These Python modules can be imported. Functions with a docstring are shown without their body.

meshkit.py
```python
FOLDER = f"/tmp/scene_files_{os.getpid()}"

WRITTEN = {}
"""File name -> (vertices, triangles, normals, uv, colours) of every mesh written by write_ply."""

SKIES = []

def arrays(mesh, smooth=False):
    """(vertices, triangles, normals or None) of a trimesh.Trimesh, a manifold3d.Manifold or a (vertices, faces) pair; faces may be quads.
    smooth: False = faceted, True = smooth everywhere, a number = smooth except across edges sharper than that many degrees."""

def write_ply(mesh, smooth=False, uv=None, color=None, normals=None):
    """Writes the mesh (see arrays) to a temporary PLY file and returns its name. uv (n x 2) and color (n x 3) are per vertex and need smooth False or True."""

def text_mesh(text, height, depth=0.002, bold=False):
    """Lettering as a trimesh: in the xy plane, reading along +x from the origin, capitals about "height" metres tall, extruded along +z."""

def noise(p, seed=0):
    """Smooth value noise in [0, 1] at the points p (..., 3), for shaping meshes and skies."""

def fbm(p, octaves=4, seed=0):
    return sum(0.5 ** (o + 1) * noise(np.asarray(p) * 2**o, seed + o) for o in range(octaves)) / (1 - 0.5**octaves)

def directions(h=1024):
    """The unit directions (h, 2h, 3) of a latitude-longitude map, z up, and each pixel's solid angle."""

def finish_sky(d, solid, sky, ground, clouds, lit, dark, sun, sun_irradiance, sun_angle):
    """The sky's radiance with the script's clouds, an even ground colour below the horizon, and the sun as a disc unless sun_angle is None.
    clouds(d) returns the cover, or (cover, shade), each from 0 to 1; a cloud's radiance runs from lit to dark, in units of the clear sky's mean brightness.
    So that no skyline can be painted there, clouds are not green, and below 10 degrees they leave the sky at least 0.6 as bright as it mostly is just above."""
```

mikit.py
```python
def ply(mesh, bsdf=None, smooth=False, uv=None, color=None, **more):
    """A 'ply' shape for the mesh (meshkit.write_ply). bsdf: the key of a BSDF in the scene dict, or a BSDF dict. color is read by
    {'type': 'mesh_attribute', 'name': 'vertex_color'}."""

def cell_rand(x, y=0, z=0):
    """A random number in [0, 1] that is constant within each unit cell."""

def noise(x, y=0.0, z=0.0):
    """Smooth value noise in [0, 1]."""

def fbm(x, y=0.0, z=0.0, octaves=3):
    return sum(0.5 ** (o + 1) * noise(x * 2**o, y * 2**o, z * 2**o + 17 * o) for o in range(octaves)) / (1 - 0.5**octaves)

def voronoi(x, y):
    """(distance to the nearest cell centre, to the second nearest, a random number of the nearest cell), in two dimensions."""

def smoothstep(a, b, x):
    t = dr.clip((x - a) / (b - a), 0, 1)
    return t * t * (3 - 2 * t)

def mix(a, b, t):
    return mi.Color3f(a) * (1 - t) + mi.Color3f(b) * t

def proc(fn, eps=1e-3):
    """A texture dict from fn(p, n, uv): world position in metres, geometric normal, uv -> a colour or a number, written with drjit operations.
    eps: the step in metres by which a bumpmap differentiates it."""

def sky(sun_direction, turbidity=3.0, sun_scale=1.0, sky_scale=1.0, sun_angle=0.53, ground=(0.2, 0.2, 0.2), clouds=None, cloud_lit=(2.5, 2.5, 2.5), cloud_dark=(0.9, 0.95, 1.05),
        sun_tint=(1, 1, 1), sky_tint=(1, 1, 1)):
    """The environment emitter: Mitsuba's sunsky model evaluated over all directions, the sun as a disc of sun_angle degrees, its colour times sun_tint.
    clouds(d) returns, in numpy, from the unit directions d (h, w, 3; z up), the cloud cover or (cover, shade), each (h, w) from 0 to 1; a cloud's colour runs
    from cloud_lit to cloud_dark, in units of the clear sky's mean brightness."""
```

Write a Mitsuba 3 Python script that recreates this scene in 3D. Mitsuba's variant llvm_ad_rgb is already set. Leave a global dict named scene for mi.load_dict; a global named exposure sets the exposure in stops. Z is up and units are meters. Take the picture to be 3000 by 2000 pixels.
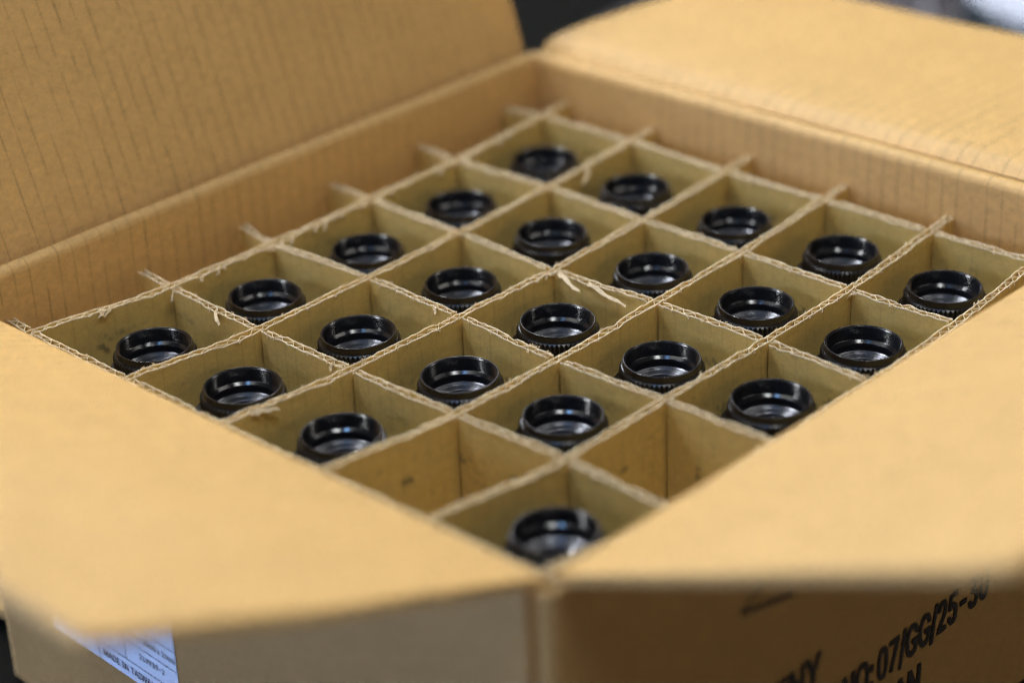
import math
import numpy as np
import drjit as dr
import mitsuba as mi
import trimesh
import meshkit
import mikit
from mikit import proc, noise, fbm, smoothstep, mix, cell_rand, voronoi

T = mi.ScalarTransform4f
scene, labels = {}, {}
A_ = np.array

# ------------------------------------------------------------------ camera
CAM, FWD, UP = A_([.710, -.449, .415]), A_([-.618, .637, -.461]), A_([-.291, .359, .887])
scene['camera'] = {
    'type': 'thinlens', 'fov': 26.2, 'fov_axis': 'x', 'near_clip': .05, 'far_clip': 40.,
    'aperture_radius': .0120, 'focus_distance': .915,
    'to_world': T().look_at(origin=CAM.tolist(), target=(CAM + FWD).tolist(), up=UP.tolist())}
exposure = 0.04

# ------------------------------------------------------------------ materials
def rgb(*c):
    return {'type': 'rgb', 'value': list(map(float, c))}


def paper(base, lines, line_dark, grain, blotch=0.10, smudge=0.0, pitch=.0095, edge=None, bump=.00012):
    """kraft board: uv in metres, u along the hinge (across the flutes), v along the flutes."""
    base = mi.Color3f(*base)

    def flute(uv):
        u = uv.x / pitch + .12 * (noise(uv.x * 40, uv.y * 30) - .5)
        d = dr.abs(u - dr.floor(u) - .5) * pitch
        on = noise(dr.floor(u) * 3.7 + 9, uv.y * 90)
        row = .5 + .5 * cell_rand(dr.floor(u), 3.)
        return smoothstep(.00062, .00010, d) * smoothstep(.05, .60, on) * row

    def colour(p, n, uv):
        big = .6 * (fbm(p.x * 9 + 3, p.y * 9, p.z * 9, 3) - .5) + .4 * (fbm(p.x * 45 + 3, p.y * 45, p.z * 45, 3) - .5)
        fib = noise(p.x * 900, p.y * 900, p.z * 900) - .5
        fib2 = noise(p.x * 380 + 7, p.y * 380, p.z * 380) - .5
        c = base * (1 + blotch * 2 * big + grain * fib + grain * .8 * fib2)
        spk = smoothstep(.93, .97, noise(p.x * 700 + 31, p.y * 700, p.z * 700))
        c = c * (1 - .30 * spk)
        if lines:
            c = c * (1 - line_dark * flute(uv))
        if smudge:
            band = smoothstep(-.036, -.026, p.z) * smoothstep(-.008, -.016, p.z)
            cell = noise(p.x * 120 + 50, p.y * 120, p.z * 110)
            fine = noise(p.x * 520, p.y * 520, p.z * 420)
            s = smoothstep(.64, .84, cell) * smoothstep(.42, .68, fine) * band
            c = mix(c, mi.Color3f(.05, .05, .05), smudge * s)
        if edge is not None:
            c = mix(mi.Color3f(*edge) * (1 + .35 * fib2), c, smoothstep(.0002, .0008, uv.y))
        return dr.clip(c, .005, .95)

    def relief(p, n, uv):
        h = .5 * noise(p.x * 650, p.y * 650, p.z * 650) + .8 * noise(p.x * 240, p.y * 240, p.z * 240)
        return h - (1.0 * flute(uv) if lines else 0)

    return {'type': 'twosided', 'bsdf': {'type': 'bumpmap', 'tex': proc(relief, 4e-4), 'scale': bump,
            'bsdf': {'type': 'principled', 'base_color': proc(colour), 'roughness': .5, 'specular': .3}}}


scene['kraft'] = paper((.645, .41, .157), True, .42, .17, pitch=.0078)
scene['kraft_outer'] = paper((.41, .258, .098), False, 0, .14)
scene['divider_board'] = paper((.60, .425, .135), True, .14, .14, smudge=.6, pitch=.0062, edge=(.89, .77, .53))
scene['pulp'] = paper((.74, .60, .38), False, 0, .3)


def dark(v, rough, spec=.5, coat=0.):
    return {'type': 'twosided', 'bsdf': {'type': 'principled', 'base_color': rgb(*v), 'roughness': rough, 'specular': spec, 'clearcoat': coat, 'clearcoat_gloss': .9}}


scene['anodised'] = dark((.010, .010, .0115), .17, .55)
scene['knurl_black'] = dark((.010, .010, .011), .30, .45)
scene['barrel_black'] = dark((.010, .010, .011), .38, .4)
scene['ring_black'] = {'type': 'twosided', 'bsdf': {'type': 'principled', 'base_color': rgb(.125, .13, .145), 'metallic': .85, 'roughness': .28, 'specular': .5}}
scene['lens_glass'] = dark((.012, .011, .016), .06, .75, .4)
scene['ink'] = dark((.044, .041, .038), .7, .2)
scene['label_paper'] = {'type': 'twosided', 'bsdf': {'type': 'principled', 'roughness': .5, 'specular': .35,
    'base_color': proc(lambda p, n, uv: mi.Color3f(.74, .84, .95) * (1 + .05 * (noise(p.x * 300, p.y * 300, p.z * 300) - .5)))}}
scene['bench_black'] = dark((.010, .010, .009), .85, .04)
scene['mat_grey'] = {'type': 'twosided', 'bsdf': {'type': 'principled', 'roughness': .6, 'specular': .3,
    'base_color': proc(lambda p, n, uv: mi.Color3f(.085, .078, .085) * (1 + .3 * (fbm(p.x * 25, p.y * 25) - .5)))}}
scene['fleece_white'] = dark((.82, .83, .84), .9, .1)
scene['rim_teal'] = dark((.012, .022, .026), .4)
scene['clear_grey'] = dark((.22, .21, .23), .3)
scene['lamp_white'] = dark((.7, .7, .7), .6)

# ------------------------------------------------------------------ lights: ceiling panels, a window side and an added bounce panel
def lamp(key, c, w, h, toward, radiance, label):
    c = A_(c, float)
    m = T().look_at(origin=c.tolist(), target=(c + A_(toward, float)).tolist(), up=[0.02, 1, .03])
    v = A_([[-w, -h, 0], [w, -h, 0], [w, h, 0], [-w, h, 0]]) / 2
    q = trimesh.Trimesh(v, [[0, 1, 2], [0, 2, 3]], process=False)
    scene[key + '__diffuser'] = mikit.ply(q, 'lamp_white', emitter={'type': 'area', 'radiance': rgb(*radiance)}, to_world=m)
    b = trimesh.creation.box((w + .06, h + .06, .05))
    b.apply_translation((0, 0, -.03))
    scene[key + '__housing'] = mikit.ply(b, 'lamp_white', to_world=m)
    labels[key] = {'label': label, 'category': 'ceiling light'}


LG = [.12, 1.62, .15, .35, 1.1, .90, .4, .97, 1.2]
LAMPS = [
    ('ceiling_light', (-.35, -1.0, 1.9), 1.5, .14, (.1, .3, -1), (40, 39, 36), 'long neutral ceiling tube above the paper label side'),
    ('ceiling_light_001', (-.85, .20, 1.65), .14, 1.5, (.3, 0, -1), (31, 31.3, 32), 'long ceiling tube behind the upright flap'),
    ('ceiling_light_002', (1.2, 1.2, 1.9), .14, 1.2, (-.3, -.25, -1), (40, 38, 34), 'ceiling tube above the far end of the bench'),
    ('ceiling_light_003', (-2.0, 2.0, 1.40), 1.4, .30, (1, -1, -.72), (20, 21, 23), 'ceiling tube far behind the box'),
    ('ceiling_light_004', (.52, -.86, 1.80), .30, .12, (-.4, .2, -1), (12, 24, 46), 'small bluish daylight lamp above the camera'),
    ('ceiling_light_005', (1.02, -.32, 1.85), .12, .75, (-.2, .5, -1), (40, 40.5, 40), 'neutral ceiling tube beside the bluish lamp'),
    ('ceiling_light_006', (-.2, 1.6, 1.9), 1.4, .14, (0, -.4, -1), (40, 38, 34), 'ceiling tube beyond the flat flap'),
    ('window_light', (-.9, -2.5, .30), 1.8, .9, (.25, 1, -.12), (6.4, 8.1, 13.2), 'tall bluish window light facing the paper label side'),
    ('added_bounce_panel', (2.4, .25, .03), 1.8, .34, (-1, 0, -.04), (4.5, 3.7, 3.0), 'added dim warm panel for room bounce on the printed wall of the box')]  # last entry: unseen panel, added in place of warm bounce from the room
for g, (key, c, w, h, toward, rad, lab) in zip(LG, LAMPS):
    if g > 0:
        lamp(key, c, w, h, toward, [g * x for x in rad], lab)

# ------------------------------------------------------------------ mesh helpers
def grid(P, uv=None):
    """P (n, m, 3) -> (v, f, uv)"""
    n, m = P.shape[:2]
    i, j = np.meshgrid(np.arange(n - 1), np.arange(m - 1), indexing='ij')
    a = (i * m + j).ravel()
    f = np.vstack([np.stack([a, a + m, a + m + 1], 1), np.stack([a, a + m + 1, a + 1], 1)])
    uv = np.zeros((n, m, 2)) if uv is None else uv
    return P.reshape(-1, 3), f, uv.reshape(-1, 2)


def join(parts):
    V, F, U, k = [], [], [], 0
    for v, f, u in parts:
        V.append(v); F.append(f + k); U.append(u); k += len(v)
    return np.vstack(V), np.vstack(F), np.vstack(U)


def put(key, parts, bsdf, smooth=True, **more):
    v, f, u = join(parts) if isinstance(parts, list) else parts
    scene[key] = mikit.ply(trimesh.Trimesh(v, f, process=False), bsdf, smooth=smooth, uv=u, **more)


def lathe(profile, n=144):
    pr = A_(profile, float)
    t = np.linspace(0, 2 * np.pi, n + 1)[:-1]
    v = np.stack([pr[:, None, 0] * np.cos(t), pr[:, None, 0] * np.sin(t), pr[:, None, 1] * np.ones(n)], -1).reshape(-1, 3)
    i, j = np.meshgrid(np.arange(len(pr) - 1), np.arange(n), indexing='ij')
    a, b, c, d = i * n + j, i * n + (j + 1) % n, (i + 1) * n + (j + 1) % n, (i + 1) * n + j
    f = np.vstack([np.stack([a, b, c], -1).reshape(-1, 3), np.stack([a, c, d], -1).reshape(-1, 3)])
    return trimesh.Trimesh(v, f, process=False)


def fb(x, seed, o=3):
    """1-D noise about 0"""
    x = np.asarray(x, float)
    return meshkit.fbm(np.stack([x, x * 0 + seed * 7.31, x * 0], -1), o, seed) - .5


# ------------------------------------------------------------------ ground: the bench
def box_mesh(lo, hi):
    lo, hi = A_(lo, float), A_(hi, float)
    b = trimesh.creation.box(hi - lo); b.apply_translation((lo + hi) / 2)
    return b


ZB = -.1770                                                     # bench surface
scene['bench_surface'] = mikit.ply(box_mesh((-2.2, -1.6, ZB - .04), (2.0, 2.2, ZB)), 'bench_black')
labels['bench_surface'] = {'label': 'dark bench surface under the cardboard box', 'category': 'bench', 'kind': 'structure'}

# ------------------------------------------------------------------ cardboard box
F0, L0, R0, B0 = A_([.316, -.031]), A_([-.034, -.0173]), A_([.316, .3445]), A_([-.0345, .3430])   # outer corners: front, left, right, back
ZR = {'F': .0265, 'L': .0215, 'R': .0235, 'B': .0200}
TH = .0045
BOX = 'cardboard_box'
labels[BOX] = {'label': 'open corrugated cardboard carton with four spread flaps, holding divided cells', 'category': 'cardboard box'}


def rounded(side_len, rim0, rim1, A, B, seed, round_r=.0045, groove=None, bow=0.):
    """wall from A to B (outer line); the inner face has its top edge rolled over. returns grids"""
    t = (B - A) / np.linalg.norm(B - A)
    n = A_([t[1], -t[0]])                                       # outward for the order F->R->B->L
    M = 60
    s = np.linspace(0, side_len, M)
    w = s / side_len
    rim = rim0 + (rim1 - rim0) * w + .0008 * fb(s * 30, seed)
    off = bow * np.sin(np.pi * w) + .0007 * fb(s * 18, seed + 3)
    arc = [(-TH + round_r * (1 - math.cos(a)), -round_r + round_r * math.sin(a)) for a in np.linspace(0, math.pi / 2, 7)]
    prof = [(-TH, None)] + [(-TH, -.09), (-TH, -.04), (-TH, -.015)] + arc
    g = groove
    prof += [(.0008, -.0003), (.0020, -.0016), (.30 * g[0] + .0014, -g[1] * .9), (g[0], -g[1]), (g[0] + .0006, -g[1] - .0030), (g[0] * .5, -g[1] - .0055), (0, -g[1] - .0080)] if groove else [(-.0003, -.0004), (0, -.002), (0, -.006), (0, -.012)]
    prof += [(0, -.05), (0, -.12), (0, None)]
    P, UV, vv = [], [], 0.
    for k, (d, dz) in enumerate(prof):
        z = np.full(M, ZB + .001) if dz is None else rim + dz
        P.append(np.stack([A[0] + t[0] * s + n[0] * (d + off), A[1] + t[1] * s + n[1] * (d + off), z], -1))
    P = np.stack(P)
    for k in range(len(P)):
        UV.append(np.stack([s, P[k][:, 2] + k * 1e-5], -1))
    UV = np.stack(UV)
    ends = [grid(np.stack([P[:len(P) // 2 + 3, e], P[::-1][:len(P) // 2 + 3, e]], 0)) for e in (0, -1)]
    return [grid(P, UV)] + ends


def flap(A, B, zA, zB, ang, L, curve, seed, inset=.003, twist=0., start=.0, warp=.0012, thick=.004, up0=-.0008, cornercut=.004):
    """a flap hinged on A->B, leaving at ang degrees above the outward horizontal; curve = (bulge height, where) of its section"""
    D = np.linalg.norm(B - A)
    t = (B - A) / D
    n = A_([t[1], -t[0]])
    M, K = 50, 34
    s = np.linspace(inset, D - inset, M)
    h = np.linspace(0, 1, K)
    S, H = np.meshgrid(s, h, indexing='ij')
    a = np.radians(ang + twist * (S / D - .5))
    b, pw = curve
    bul = b * 4 * (H ** pw) * (1 - H ** pw) + warp * (meshkit.fbm(np.stack([S * 9, H * 2, S * 0 + seed], -1), 3, seed) - .5) * 4 * H ** .5
    x = start + L * H * np.cos(a) - bul * np.sin(a)
    z = zA + (zB - zA) * S / D + up0 + L * H * np.sin(a) + bul * np.cos(a)
    Ss = S + (S / D - .5) * 0
    edge = np.clip((H - .94) / .06, 0, 1) ** 2 * cornercut
    Ss = np.clip(Ss, s[0] + edge, s[-1] - edge)
    top = np.stack([A[0] + t[0] * Ss + n[0] * x, A[1] + t[1] * Ss + n[1] * x, z], -1)
    du, dv = np.gradient(top, axis=0), np.gradient(top, axis=1)
    nn = np.cross(dv, du)
    nn /= np.linalg.norm(nn, axis=-1, keepdims=True)
    nn *= np.sign(nn[..., 2:3].mean() if abs(nn[..., 2].mean()) > .15 else 1)
    bot = top - nn * thick
    uv = np.stack([S, H * L], -1)
    rim = []
    for sl in ((slice(None), 0), (slice(None), -1), (0, slice(None)), (-1, slice(None))):
        a_, b_ = top[sl], bot[sl]
        mid = (a_ + b_) / 2
        rim.append(grid(np.stack([a_, mid, b_]), np.stack([uv[sl]] * 3)))
    return [grid(top, uv)], [grid(bot, uv + [.003, 0])] + rim


def lenAB(A, B):
    return np.linalg.norm(B - A)


# walls: back pair seen from the inside, front pair from the outside
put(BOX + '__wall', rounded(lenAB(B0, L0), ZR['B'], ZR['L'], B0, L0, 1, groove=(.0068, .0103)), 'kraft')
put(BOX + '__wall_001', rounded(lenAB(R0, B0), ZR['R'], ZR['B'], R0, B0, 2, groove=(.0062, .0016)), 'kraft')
tF = (F0 - L0) / lenAB(L0, F0)
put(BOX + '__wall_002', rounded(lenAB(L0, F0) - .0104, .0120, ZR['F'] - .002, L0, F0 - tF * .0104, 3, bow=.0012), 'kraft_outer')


def wrap_wall():
    """the wall that carries the printing: turns the near corner with a soft fold"""
    r = .006
    tR = (R0 - F0) / lenAB(F0, R0)
    pts, nrm = [], []
    for k in np.linspace(.0062, r, 3):
        pts.append(F0 - tF * k + A_([0, 0])); nrm.append(A_([tF[1], -tF[0]]))
    c = F0 - tF * r + tR * r
    for a in np.linspace(-90, 0, 9)[1:-1]:
        d = A_([math.cos(math.radians(a)), math.sin(math.radians(a))]); pts.append(c + d * r); nrm.append(d)
    for k in np.concatenate([[r, .009, .014, .02], np.linspace(.03, lenAB(F0, R0) - .001, 40)]):
        pts.append(F0 + tR * k); nrm.append(A_([tR[1], -tR[0]]))
    pts, nrm = A_(pts), A_(nrm)
    s = np.concatenate([[0], np.cumsum(np.linalg.norm(np.diff(pts, axis=0), axis=1))])
    rim = ZR['F'] - .001 + (ZR['R'] - ZR['F']) * s / s[-1] + .0006 * fb(s * 30, 5)
    arc = [(-TH + .003 * (1 - math.cos(a)), -.003 + .003 * math.sin(a)) for a in np.linspace(0, math.pi / 2, 6)]
    prof = [(-TH, None), (-TH, -.05)] + arc + [(-.0004, -.0003), (0, -.0016), (0, -.006), (0, -.02), (0, -.06), (0, -.12), (0, None)]
    P = []
    for d, dz in prof:
        z = np.full(len(s), ZB + .001) if dz is None else rim + dz
        P.append(np.concatenate([pts + nrm * d, z[:, None]], 1))
    P = np.stack(P)
    UV = np.stack([np.stack([s, p[:, 2]], -1) for p in P])
    e = grid(np.stack([P[:8, 0], P[::-1][:8, 0]], 0))
    return [grid(P, UV), e]


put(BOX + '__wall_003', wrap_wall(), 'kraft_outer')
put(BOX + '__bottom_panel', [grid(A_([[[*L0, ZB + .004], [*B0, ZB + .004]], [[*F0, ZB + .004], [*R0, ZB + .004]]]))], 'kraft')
bf = trimesh.creation.box((.10, .30, .0045))
bf.apply_transform(trimesh.transformations.rotation_matrix(math.radians(-7), (0, 1, 0)))
bf.apply_translation((-.083, .15, ZB + .0090))
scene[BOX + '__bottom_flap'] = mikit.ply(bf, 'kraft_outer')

flaps = [  # A, B (outward on the right-hand side of A->B), angle, length, curve, extras
    ('flap', B0, L0, ZR['B'], ZR['L'], 69.6, .184, (.002, .8), dict(start=.0068, up0=-.0100, twist=-2., inset=-.0025, warp=.0008), 'upright flap standing behind the cells'),
    ('flap_001', R0, B0, ZR['R'], ZR['B'], -1., .170, (.0062, .40), dict(start=.0060, up0=-.0014, inset=.0008, cornercut=.002, warp=.0006), 'flap folded flat behind the cells'),
    ('flap_002', L0, F0, .0135, ZR['F'] + .0035, 20.6, .175, (.000, 1.), dict(start=-.001, up0=.0020, thick=.0032, cornercut=.002, warp=.0008), 'flap spread above the paper label'),
    ('flap_003', F0, R0, ZR['F'] + .0035, ZR['R'], 23.8, .175, (.000, 1.), dict(start=-.001, up0=.0020, thick=.0032, cornercut=.002, warp=.0008), 'flap spread above the printed wall')]
for k, (nm, A, B, za, zb, ang, L, cv, ex, lab) in enumerate(flaps):
    top, rest = flap(A, B, za, zb, ang, L, cv, 11 + k, **ex)
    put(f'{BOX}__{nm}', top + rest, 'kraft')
    labels[f'{BOX}__{nm}'] = {'label': lab}


# printing on the wall with the code, lettering as thin raised ink
def on_wall(mesh, O, tx, zo, out, lift):
    """xy lettering -> the vertical wall through O, x along tx"""
    v = mesh.vertices
    tx = A_([tx[0], tx[1], 0.])
    return trimesh.Trimesh(O[None] + v[:, :1] * tx + v[:, 1:2] * A_([0, 0, 1.]) + (v[:, 2:3] + lift) * A_([out[0], out[1], 0.]), mesh.faces, process=False)


def text_fit(s, x0, x1, h, bold):
    m = meshkit.text_mesh(s, h, .00012, bold)
    lo, hi = m.bounds[0][0], m.bounds[1][0]
    m.apply_translation((-lo, 0, 0))
    m.apply_scale(((x1 - x0) / (hi - lo), 1, 1))
    m.apply_translation((x0, 0, 0))
    return m


def line_mesh(a, b, w):
    a, b = A_(a, float), A_(b, float)
    d = b - a; L = np.linalg.norm(d)
    m = trimesh.creation.box((L, w, .00012))
    m.apply_translation((L / 2, 0, .00006))
    m.apply_transform(trimesh.transformations.rotation_matrix(math.atan2(d[1], d[0]), (0, 0, 1)))
    m.apply_translation((*a, 0))
    return m


tR = (R0 - F0) / lenAB(F0, R0)
outR = A_([tR[1], -tR[0]])
words = [('ENY', .0885, .1172, -.0897), ('NO:', .1322, .1532, -.1115), ('07/GG/25-30', .1562, .2365, -.1115), ('TAIWAN', .1300, .1875, -.1342)]
for k, (s_, ya, yb, zb_) in enumerate(words):
    pr = []
    for dx in (-.00035, .00035):
        m = text_fit(s_, ya + .031, yb + .031, .0148, True)
        m.apply_translation((dx, zb_, dx * .1))
        pr.append(m)
    key = BOX + '__printed_lettering' + (f'_{k:03d}' if k else '')
    scene[key] = mikit.ply(on_wall(trimesh.util.concatenate(pr), A_([*F0, 0.]), tR, 0, outR, .0005), 'ink')
    labels[key] = {'label': 'black stencilled letters ' + s_}
pr = [line_mesh(a, b, w) for a, b, w in (((.0985, -.0318), (.1290, -.0392), .0018), ((.0985, -.0312), (.1110, -.0255), .0008), ((.1000, -.0322), (.1220, -.0372), .0014))]
scene[BOX + '__pen_stroke'] = mikit.ply(on_wall(trimesh.util.concatenate(pr), A_([*F0, 0.]), tR, 0, outR, .0005), 'ink')
labels[BOX + '__pen_stroke'] = {'label': 'dark pointed stroke under the flap', 'kind': 'stuff'}

# paper label on the other near wall
outL = A_([tF[1], -tF[0]])
O_L = A_([*L0, 0.])
lx0, lx1, lz0, lz1 = .046, .1368, -.1268, -.056              # along the wall from its left end

sheet = trimesh.creation.box((lx1 - lx0, lz1 - lz0, .0002))
sheet.apply_translation(((lx0 + lx1) / 2, (lz0 + lz1) / 2, .0001))
LBL = BOX + '__paper_label'
LIFT = .0016
scene[LBL] = mikit.ply(on_wall(sheet, O_L, tF, 0, outL, LIFT), 'label_paper')
labels[LBL] = {'label': 'white paper shipping label'}
lt = []
for s_, xa, xb, zb_, h in (('MADE IN TAIWAN', .0832, .1198, -.1236, .0033), ('R.O.C.', .1248, .1351, -.1216, .0027), ('218930-2', .1106, .1278, -.1125, .0027), ('30cm x 35cm x 20cm', .1016, .1361, -.1033, .0028)):
    mm = text_fit(s_, xa, xb, h, False)
    mm.apply_translation((0, zb_, 0))
    lt.append(mm)
scene[LBL + '__lettering'] = mikit.ply(on_wall(trimesh.util.concatenate(lt), O_L, tF, 0, outL, LIFT + .0003), 'ink')
ln = [line_mesh((lx0, z_), (lx1, z_), .00022) for z_ in (-.1173, -.1069, -.0973, -.0875, -.0780)]
ln += [line_mesh((.0800, -.1266), (.0800, -.1176), .00022), line_mesh((.1005, -.1171), (.1005, -.0600), .00022)]
scene[LBL + '__ruled_line'] = mikit.ply(on_wall(trimesh.util.concatenate(ln), O_L, tF, 0, outL, LIFT + .0003), 'ink')

# ------------------------------------------------------------------ corrugated cell divider
NODE = A_([[(-.0095, .0036), (.0020, .0690), (.0033, .1271), (.0022, .1888), (.0010, .2475), (-.0050, .3159)],
           [(.0545, .0035), (.0632, .0665), (.0630, .1295), (.0614, .1883), (.0581, .2517), (.0522, .3187)],
           [(.1125, .0032), (.1193, .0662), (.1201, .1281), (.1206, .1857), (.1174, .2508), (.1127, .3175)],
           [(.1685, .0038), (.1774, .0668), (.1780, .1248), (.1759, .1896), (.1736, .2508), (.1684, .3195)],
           [(.2238, .0050), (.2329, .0686), (.2327, .1264), (.2329, .1907), (.2318, .2504), (.2258, .3203)],
           [(.2780, .0060), (.2864, .0663), (.2858, .1277), (.2857, .1889), (.2838, .2518), (.2778, .3218)]])
from scipy.interpolate import PchipInterpolator
DIV = 'cell_divider'
labels[DIV] = {'label': 'slotted corrugated grid of olive brown strips dividing the carton into cells', 'category': 'box divider'}
TD, LN, ZLOW, ZSLOT = .0033, .00030, -.170, -.060


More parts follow.
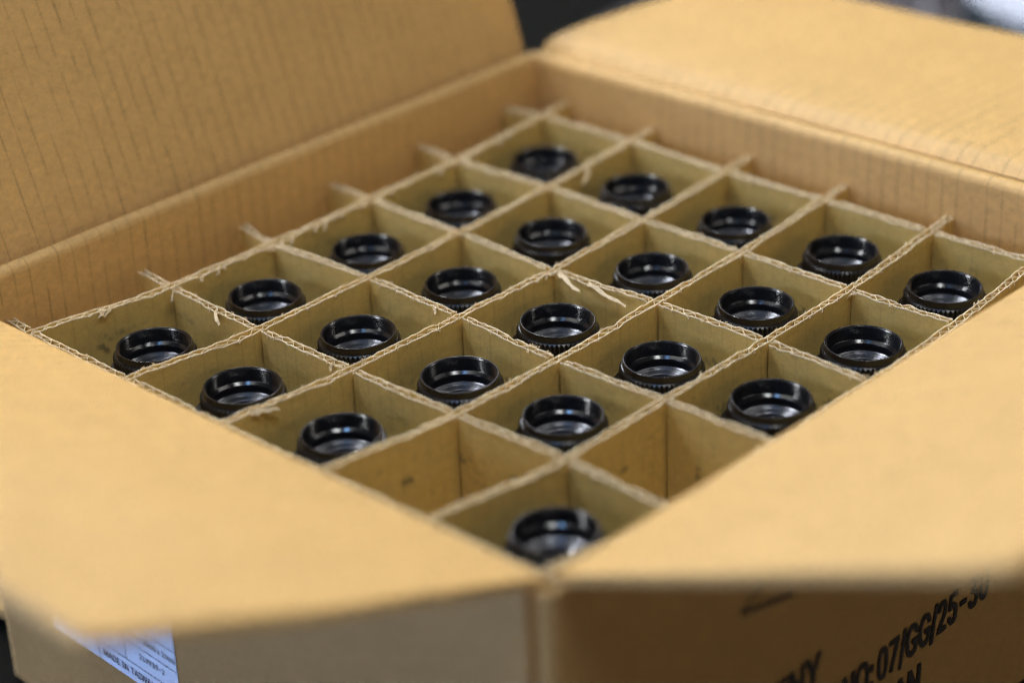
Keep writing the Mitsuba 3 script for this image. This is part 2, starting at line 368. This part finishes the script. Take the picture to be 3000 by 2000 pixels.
class Strip:
    def __init__(self, pts, cross, seed, upper):
        self.rng = np.random.default_rng(seed)
        self.seed, self.upper = seed, upper
        pts = A_(pts)
        d = np.concatenate([[0], np.cumsum(np.linalg.norm(np.diff(pts, axis=0), axis=1))])
        self.fx, self.fy, self.L = PchipInterpolator(d, pts[:, 0]), PchipInterpolator(d, pts[:, 1]), d[-1]
        self.cross = d[1:-1] if cross is None else cross
        self.liners, self.flute, self.fray = {-1: [], 1: []}, [], []

    def at(self, s):
        p = np.stack([self.fx(s), self.fy(s)], -1)
        e = 1e-3
        t = np.stack([self.fx(np.clip(s + e, 0, self.L)) - self.fx(np.clip(s - e, 0, self.L)), self.fy(np.clip(s + e, 0, self.L)) - self.fy(np.clip(s - e, 0, self.L))], -1)
        t /= np.linalg.norm(t, axis=-1, keepdims=True)
        return p, np.stack([t[..., 1], -t[..., 0]], -1)

    def top(self, s, side):
        z = .0012 * fb(s * 55, self.seed + 40 * (side + 2)) + .0010 * fb(s * 260, self.seed + 60 * (side + 2), 2)
        rag = np.clip(fb(s * 120, self.seed + 99 + side) - .12, 0, 1) * -.004
        return z + rag

    def slab(self, s, rows, offs, th, into, vtop):
        """a sheet of thickness th centred offs[k](s) off the path; rows = heights (list of arrays), top first"""
        p, n = self.at(s)
        Pa, Pb, uv = [], [], []
        for z, o in zip(rows, offs):
            Pa.append(np.concatenate([p + n * (o + th / 2)[:, None], z[:, None]], 1))
            Pb.append(np.concatenate([p + n * (o - th / 2)[:, None], z[:, None]], 1))
            uv.append(np.stack([s, (rows[0] - z) if vtop else z * 0 + .01], -1))
        Pa, Pb, uv = np.stack(Pa), np.stack(Pb), np.stack(uv)
        into += [grid(Pa, uv), grid(Pb, uv), grid(np.stack([Pa[0], Pb[0]]), np.stack([uv[0], uv[0]]))]
        for e in (0, -1):
            into.append(grid(np.stack([Pa[:, e], Pb[:, e]], 0), np.stack([uv[:, e] * 0, uv[:, e] * 0])))

    def piece(self, s, ztop, zbot, cut_top):
        h = TD / 2 - LN / 2
        rng = self.rng
        for side in (-1, 1):
            if cut_top:
                t = self.top(s, side)
                flare = .0007 * np.clip(fb(s * 140, self.seed + 7 + side, 2) + .08, -.05, 1)
                rows = [t, t - .0005, t - .0016, t - .004, t * 0 - .012, t * 0 + zbot]
                offs = [side * (h + flare * k) for k in (1., .8, .45, .1, 0, 0)]
            else:
                rows = [s * 0 + ztop, s * 0 + zbot]
                offs = [s * 0 + side * h] * 2
            self.slab(s, rows, offs, LN, self.liners[side], cut_top)
        lam = .0062
        sf = np.arange(s[0] + .0003, s[-1] - .0003, lam / 14) if s[-1] - s[0] > .004 else s
        ph = sf / lam + .35 * fb(sf * 35, self.seed + 17)
        w = np.arcsin(.93 * np.sin(2 * np.pi * ph)) / np.arcsin(.93) * (TD / 2 - LN * 1.25)
        t = (self.top(sf, 0) - .0003) if cut_top else sf * 0 + ztop
        self.slab(sf, [t, t - .003, sf * 0 + zbot] if cut_top else [t, sf * 0 + zbot], [w] * (3 if cut_top else 2), .00022, self.flute, cut_top)

    def build(self):
        half = self.rng.uniform(.0024, .0036, len(self.cross))
        cuts, a = [], 0.
        for c, h in zip(self.cross, half):
            cuts.append((a, c - h)); a = c + h
        cuts.append((a, self.L))
        lin = lambda a, b: np.linspace(a, b, max(3, int((b - a) / .0009)))
        if self.upper:                                          # slots open at the top
            for a, b in cuts:
                self.piece(lin(a, b), None, ZSLOT, True)
            self.piece(np.linspace(0, self.L, 90), ZSLOT, ZLOW, False)
        else:                                                   # slots open at the bottom
            self.piece(lin(0, self.L), None, ZSLOT, True)
            for a, b in cuts:
                self.piece(np.linspace(a, b, 12), ZSLOT, ZLOW, False)
        self.cuts = cuts

    def sliver(self, s, side, length, width, along, droop, curl=0.6, z0=None):
        """a torn tongue of liner: starts at the edge, runs `along` the strip, leans outward and hangs by droop"""
        k = np.linspace(0, 1, 9)
        p, n = self.at(A_([s]))
        p, n = p[0], n[0]
        t = A_([-n[1], n[0]])
        z0 = float(self.top(A_([s]), side)[0]) if z0 is None else z0
        out = side * (TD / 2 + length * .42 * np.sin(k * math.pi * .55 * (.6 + curl)))
        z = z0 - droop * k ** 1.6 + .0004 * np.sin(k * 9 + s * 900)
        x = along * length * k
        c = np.concatenate([p + n * out[:, None] + t * x[:, None], z[:, None]], 1)
        wv = width * (1 - .55 * k ** 2) * (1 + .25 * np.sin(k * 17 + s * 500))
        wd = A_([*(t * .1), .0]) + A_([*(-n * side * .6), .8])
        wd /= np.linalg.norm(wd)
        P = np.stack([c + wd * (wv / 2)[:, None], c - wd * (wv / 2)[:, None]])
        nn = np.cross(wd, np.gradient(c, axis=0)); nn /= np.linalg.norm(nn, axis=1, keepdims=True) + 1e-12
        Q = P + nn[None] * .00022
        self.fray += [grid(P), grid(Q), grid(np.stack([P[0], Q[0]])), grid(np.stack([P[1], Q[1]])), grid(np.stack([P[:, -1], Q[:, -1]]))]

    def fringe(self, count, side, big):
        for _ in range(count):
            s = self.rng.uniform(.004, self.L - .004)
            l = self.rng.uniform(.0012, .0032) * big
            self.sliver(s, side, l, self.rng.uniform(.0004, .0011) * big ** .5, self.rng.choice([-1, 1]) * self.rng.uniform(.2, .9), self.rng.uniform(-.0006, .0012) * big, self.rng.uniform(.2, 1))

    def emit(self, key):
        put(key + '__liner', self.liners[1], 'divider_board', smooth=True)
        put(key + '__liner_001', self.liners[-1], 'divider_board', smooth=True)
        put(key + '__fluting', self.flute, 'divider_board', smooth=True)
        put(key + '__frayed_edge', self.fray, 'pulp', smooth=False)
        labels[key + '__frayed_edge'] = {'kind': 'stuff'}


UTAB = A_([(-.0076, .3393), (.0507, .3380), (.1106, .3390), (.1666, .3400), (.2238, .3400), (.2760, .3400)])
VTAB = A_([(-.0272, .0052), (-.0208, .0708), (-.0235, .1321), (-.0262, .1893), (-.0270, .2502), (-.0272, .3130)])
VEND = A_([.3105, .3100, .3105, .3108, .3105, .3105])
strips = {}
for i in range(6):                                              # six long strips towards the flat far flap
    wy = L0[1] + (F0[1] - L0[1]) * (NODE[i, 0][0] - L0[0]) / (F0[0] - L0[0])
    st = A_([NODE[i, 0][0] - .0010, wy + TH + .0015])
    strips['u', i] = Strip(np.vstack([st, NODE[i], UTAB[i]]), None, 100 + i, False)
for j in range(6):                                              # six strips across, slotted over them
    en = A_([VEND[j], NODE[5, j][1] + .0005])
    strips['v', j] = Strip(np.vstack([VTAB[j], NODE[:, j], en]), None, 200 + j, True)
for (k, i), st in strips.items():
    st.build()
    # the right-hand side of the path faces the camera for u strips (+x) and v strips (-y)
    st.fringe(26, 1, 1.0)
    st.fringe(14, -1, .8)
U = lambda i: strips['u', i]
V = lambda j: strips['v', j]
rg = np.random.default_rng(5)
for s in np.sort(rg.uniform(.035, .30, 26)):                    # long frayed edge beside the upright flap
    U(0).sliver(s, 1, rg.uniform(.003, .006), rg.uniform(.0010, .0018), rg.uniform(-.9, -.2), rg.uniform(.0002, .0022), rg.uniform(.2, .9))
c = V(3).cross
V(3).sliver(c[2] + .005, 1, .018, .0021, .97, .0013, .05)       # peeled tongues on the middle cross strip
V(3).sliver(c[2] + .021, 1, .025, .0018, .98, .0012, -.2)
V(3).sliver(c[2] + .0035, 1, .006, .0016, -.5, .004, .6)
V(4).sliver(V(4).cross[4] + .005, 1, .007, .0012, -.9, .0075, .5)
U(1).sliver(U(1).cross[4] + .030, 1, .014, .0030, -.95, .0030, .3)
U(2).sliver(U(2).cross[0] + .016, 1, .009, .0018, .95, .0010, .2)
U(2).sliver(U(2).cross[0] + .013, 1, .006, .0020, .6, -.0002, .4)
V(0).sliver(V(0).cross[0] + .004, 1, .006, .0014, -.8, .0012, .3)
V(1).sliver(V(1).cross[0] + .0045, 1, .006, .0020, .25, .0045, .3)
V(1).sliver(V(1).cross[0] + .034, 1, .009, .0024, .8, .0024, .3)
V(1).sliver(V(1).cross[1] + .046, 1, .004, .0024, .5, .002, .3)
V(2).sliver(V(2).cross[1] + .044, 1, .004, .0024, .5, .002, .3)
n_ = 0
for (k, i), st in strips.items():
    st.emit(f'{DIV}__strip' + (f'_{n_:03d}' if n_ else ''))
    n_ += 1

# ------------------------------------------------------------------ lens barrels
mmv = lambda pr: [(r * 1e-3, z * 1e-3) for r, z in pr]
rim_prof = [(16.75, -3.05), (16.78, -2.80), (16.70, -2.70), (16.25, -2.66), (16.15, -2.5), (16.1, -.25), (16.0, -.08), (15.85, 0), (15.55, 0), (15.4, -.06), (15.3, -.2)]
z = -.35
for k in range(6):
    rim_prof += [(15.22, z), (15.22, z - .10), (14.86, z - .31), (14.84, z - .38), (14.86, z - .45), (15.22, z - .66)]
    z -= .95
rim_prof += [(15.2, -6.1), (14.9, -6.25), (14.8, -6.4), (13.75, -7.35), (13.55, -7.6), (13.5, -7.9), (13.5, -11.3)]
RIM = lathe(mmv(rim_prof), 180)
ret_prof = [(13.6, -10.6), (13.35, -10.65), (12.75, -11.15), (12.6, -11.25), (12.2, -11.27), (12.1, -11.35), (11.75, -11.65), (11.6, -11.7), (11.2, -11.72), (11.1, -11.78), (10.75, -12.05), (10.6, -12.1), (10.2, -12.12), (10.1, -12.18), (9.7, -12.5), (9.55, -12.6), (9.5, -14.5)]
RET = lathe(mmv(ret_prof), 144)
R_ = 24.
GLASS = lathe(mmv([(r, -12.9 - (math.sqrt(R_ * R_ - r * r) - math.sqrt(R_ * R_ - 9.55 ** 2))) for r in np.linspace(9.55, .02, 14)]), 96)
# knurled ring with pointed teeth
NT, SUB = 54, 8
th = np.linspace(0, 2 * np.pi, NT * SUB + 1)[:-1]
ph = (np.arange(NT * SUB) % SUB) / SUB
tooth = 1 - np.abs(2 * ph - 1)
tooth = np.clip(tooth * 1.25 - .08, 0, 1)
RT = 16.75 + .90 * tooth
lv = [(th * 0 + 16.2, th * 0 - 2.97), (th * 0 + 16.72, th * 0 - 3.0), (RT, -3.0 - (RT - 16.72) * .95), (RT, th * 0 - 9.8), (th * 0 + 16.5, th * 0 - 10.5), (th * 0 + 16.3, th * 0 - 10.5)]
kn = np.stack([np.stack([r * np.cos(th), r * np.sin(th), z], -1) for r, z in lv]) * 1e-3
kn = np.concatenate([kn, kn[:, :1]], 1)
KV, KF, _ = grid(kn)
KNURL = trimesh.Trimesh(KV, KF, process=False)
bar_prof = [(16.3, -10.4), (16.4, -10.9), (20.0, -11.0), (20.4, -11.2), (20.5, -11.6), (20.5, -24), (20.3, -24.4), (19.2, -24.8), (19.2, -27), (20.8, -27.6), (20.8, -60), (19.0, -62), (19.0, -158), (18.5, -160), (.1, -160)]
BARREL = lathe(mmv(bar_prof), 120)
LP = [('threaded_rim', mikit.ply(RIM, 'anodised', smooth=35)), ('knurled_ring', mikit.ply(KNURL, 'knurl_black', smooth=False)), ('barrel', mikit.ply(BARREL, 'barrel_black', smooth=35)),
      ('retaining_ring', mikit.ply(RET, 'ring_black', smooth=35)), ('glass', mikit.ply(GLASS, 'lens_glass', smooth=True))]
LENS = {(0, 0): (.0306, .0358), (0, 1): (.0309, .0973), (0, 2): (.0313, .1583), (0, 3): (.0295, .2216), (0, 4): (.0250, .2856), (1, 0): (.0865, .0364), (1, 1): (.0886, .0988), (1, 2): (.0892, .1603), (1, 3): (.0861, .2232), (1, 4): (.0827, .2868), (2, 0): (.1458, .0356), (2, 1): (.1482, .0989), (2, 2): (.1467, .1599), (2, 3): (.1459, .2233), (2, 4): (.1424, .2866), (3, 1): (.2035, .1001), (3, 2): (.2030, .1608), (3, 3): (.2027, .2240), (3, 4): (.2001, .2901), (4, 0): (.2571, .0361), (4, 2): (.2579, .1617), (4, 3): (.2584, .2231), (4, 4): (.2556, .2873)}
ROW = ['first', 'second', 'third', 'fourth', 'fifth']
rl = np.random.default_rng(77)
for k, ((i, j), (x, y)) in enumerate(LENS.items()):
    key = 'lens_barrel' + (f'_{k:03d}' if k else '')
    m = T().translate([x, y, -.006 + float(rl.uniform(-.0004, .0004))]).rotate([1, 0, 0], float(rl.uniform(-.7, .7))).rotate([0, 1, 0], float(rl.uniform(-.7, .7))).rotate([0, 0, 1], float(rl.uniform(0, 360)))
    for nm, shp in LP:
        scene[f'{key}__{nm}'] = {**shp, 'to_world': m}
    if (i, j) == (4, 0):
        lab = 'black lens barrel alone in the near corner cell, between two empty cells'
    elif (i, j) == (0, 4):
        lab = 'black lens barrel in the far corner cell where the two back walls meet'
    else:
        lab = f'black lens barrel, {ROW[i]} row from the upright flap, {ROW[j]} cell from the paper label wall'
    labels[key] = {'label': lab, 'category': 'lens barrel', 'group': 'black lens barrels standing in the divider cells'}

# ------------------------------------------------------------------ things behind the box
wm = box_mesh((-.40, .80, ZB + .0005), (1.2, 1.9, ZB + .006))
scene['work_mat'] = mikit.ply(wm, 'mat_grey')
labels['work_mat'] = {'label': 'dark grey mat lying on the bench behind the flat flap', 'category': 'mat'}
# a fluffy white pad with a dark backing
rp = np.random.default_rng(3)
PC, PR, PH = A_([-.077, 1.060, ZB + .02]), .118, .065
pad = trimesh.creation.icosphere(4)
v = pad.vertices.copy()
v *= A_([PR, PR, PH]) * (1 + .10 * (meshkit.fbm(v * 5 + 9, 4, 2)[:, None] - .5))
v[:, 2] = np.maximum(v[:, 2], -.004)
pad = trimesh.Trimesh(v + PC + A_([0, 0, .008]), pad.faces, process=False)
scene['polishing_pad__fleece'] = mikit.ply(pad, 'fleece_white', smooth=True)
fib = []
for _ in range(1800):
    d = rp.normal(size=3); d[2] = abs(d[2]); d /= np.linalg.norm(d)
    b = PC + A_([0, 0, .008]) + d * A_([PR, PR, PH]) * .97
    e = b + (d + rp.normal(size=3) * .5 - A_([0, 0, .5])) * rp.uniform(.006, .014)
    w = np.cross(d, rp.normal(size=3)); w /= np.linalg.norm(w); w *= .0006
    fib.append((np.stack([b - w, b + w, e, b + np.cross(w, d)]), A_([[0, 1, 2], [1, 3, 2], [3, 0, 2]]), np.zeros((4, 2))))
fv, ff, _ = join(fib)
scene['polishing_pad__fibre'] = mikit.ply(trimesh.Trimesh(fv, ff, process=False), 'fleece_white')
labels['polishing_pad__fibre'] = {'kind': 'stuff'}
scene['polishing_pad__backing'] = mikit.ply(lathe([(.001, .0), (.120, 0), (.124, .004), (.124, .016), (.120, .022), (.001, .024)], 90), 'rim_teal', smooth=35, to_world=T().translate([PC[0], PC[1], ZB + .007]))
labels['polishing_pad'] = {'label': 'round fluffy white pad with dark rim on the mat behind the flat flap', 'category': 'polishing pad'}
tor = trimesh.creation.torus(.150, .0045, 90, 10)
scene['plastic_ring'] = mikit.ply(tor, 'clear_grey', smooth=True, to_world=T().translate([PC[0], PC[1], ZB + .0105]))
labels['plastic_ring'] = {'label': 'thin grey plastic ring lying round the fluffy white pad', 'category': 'ring'}
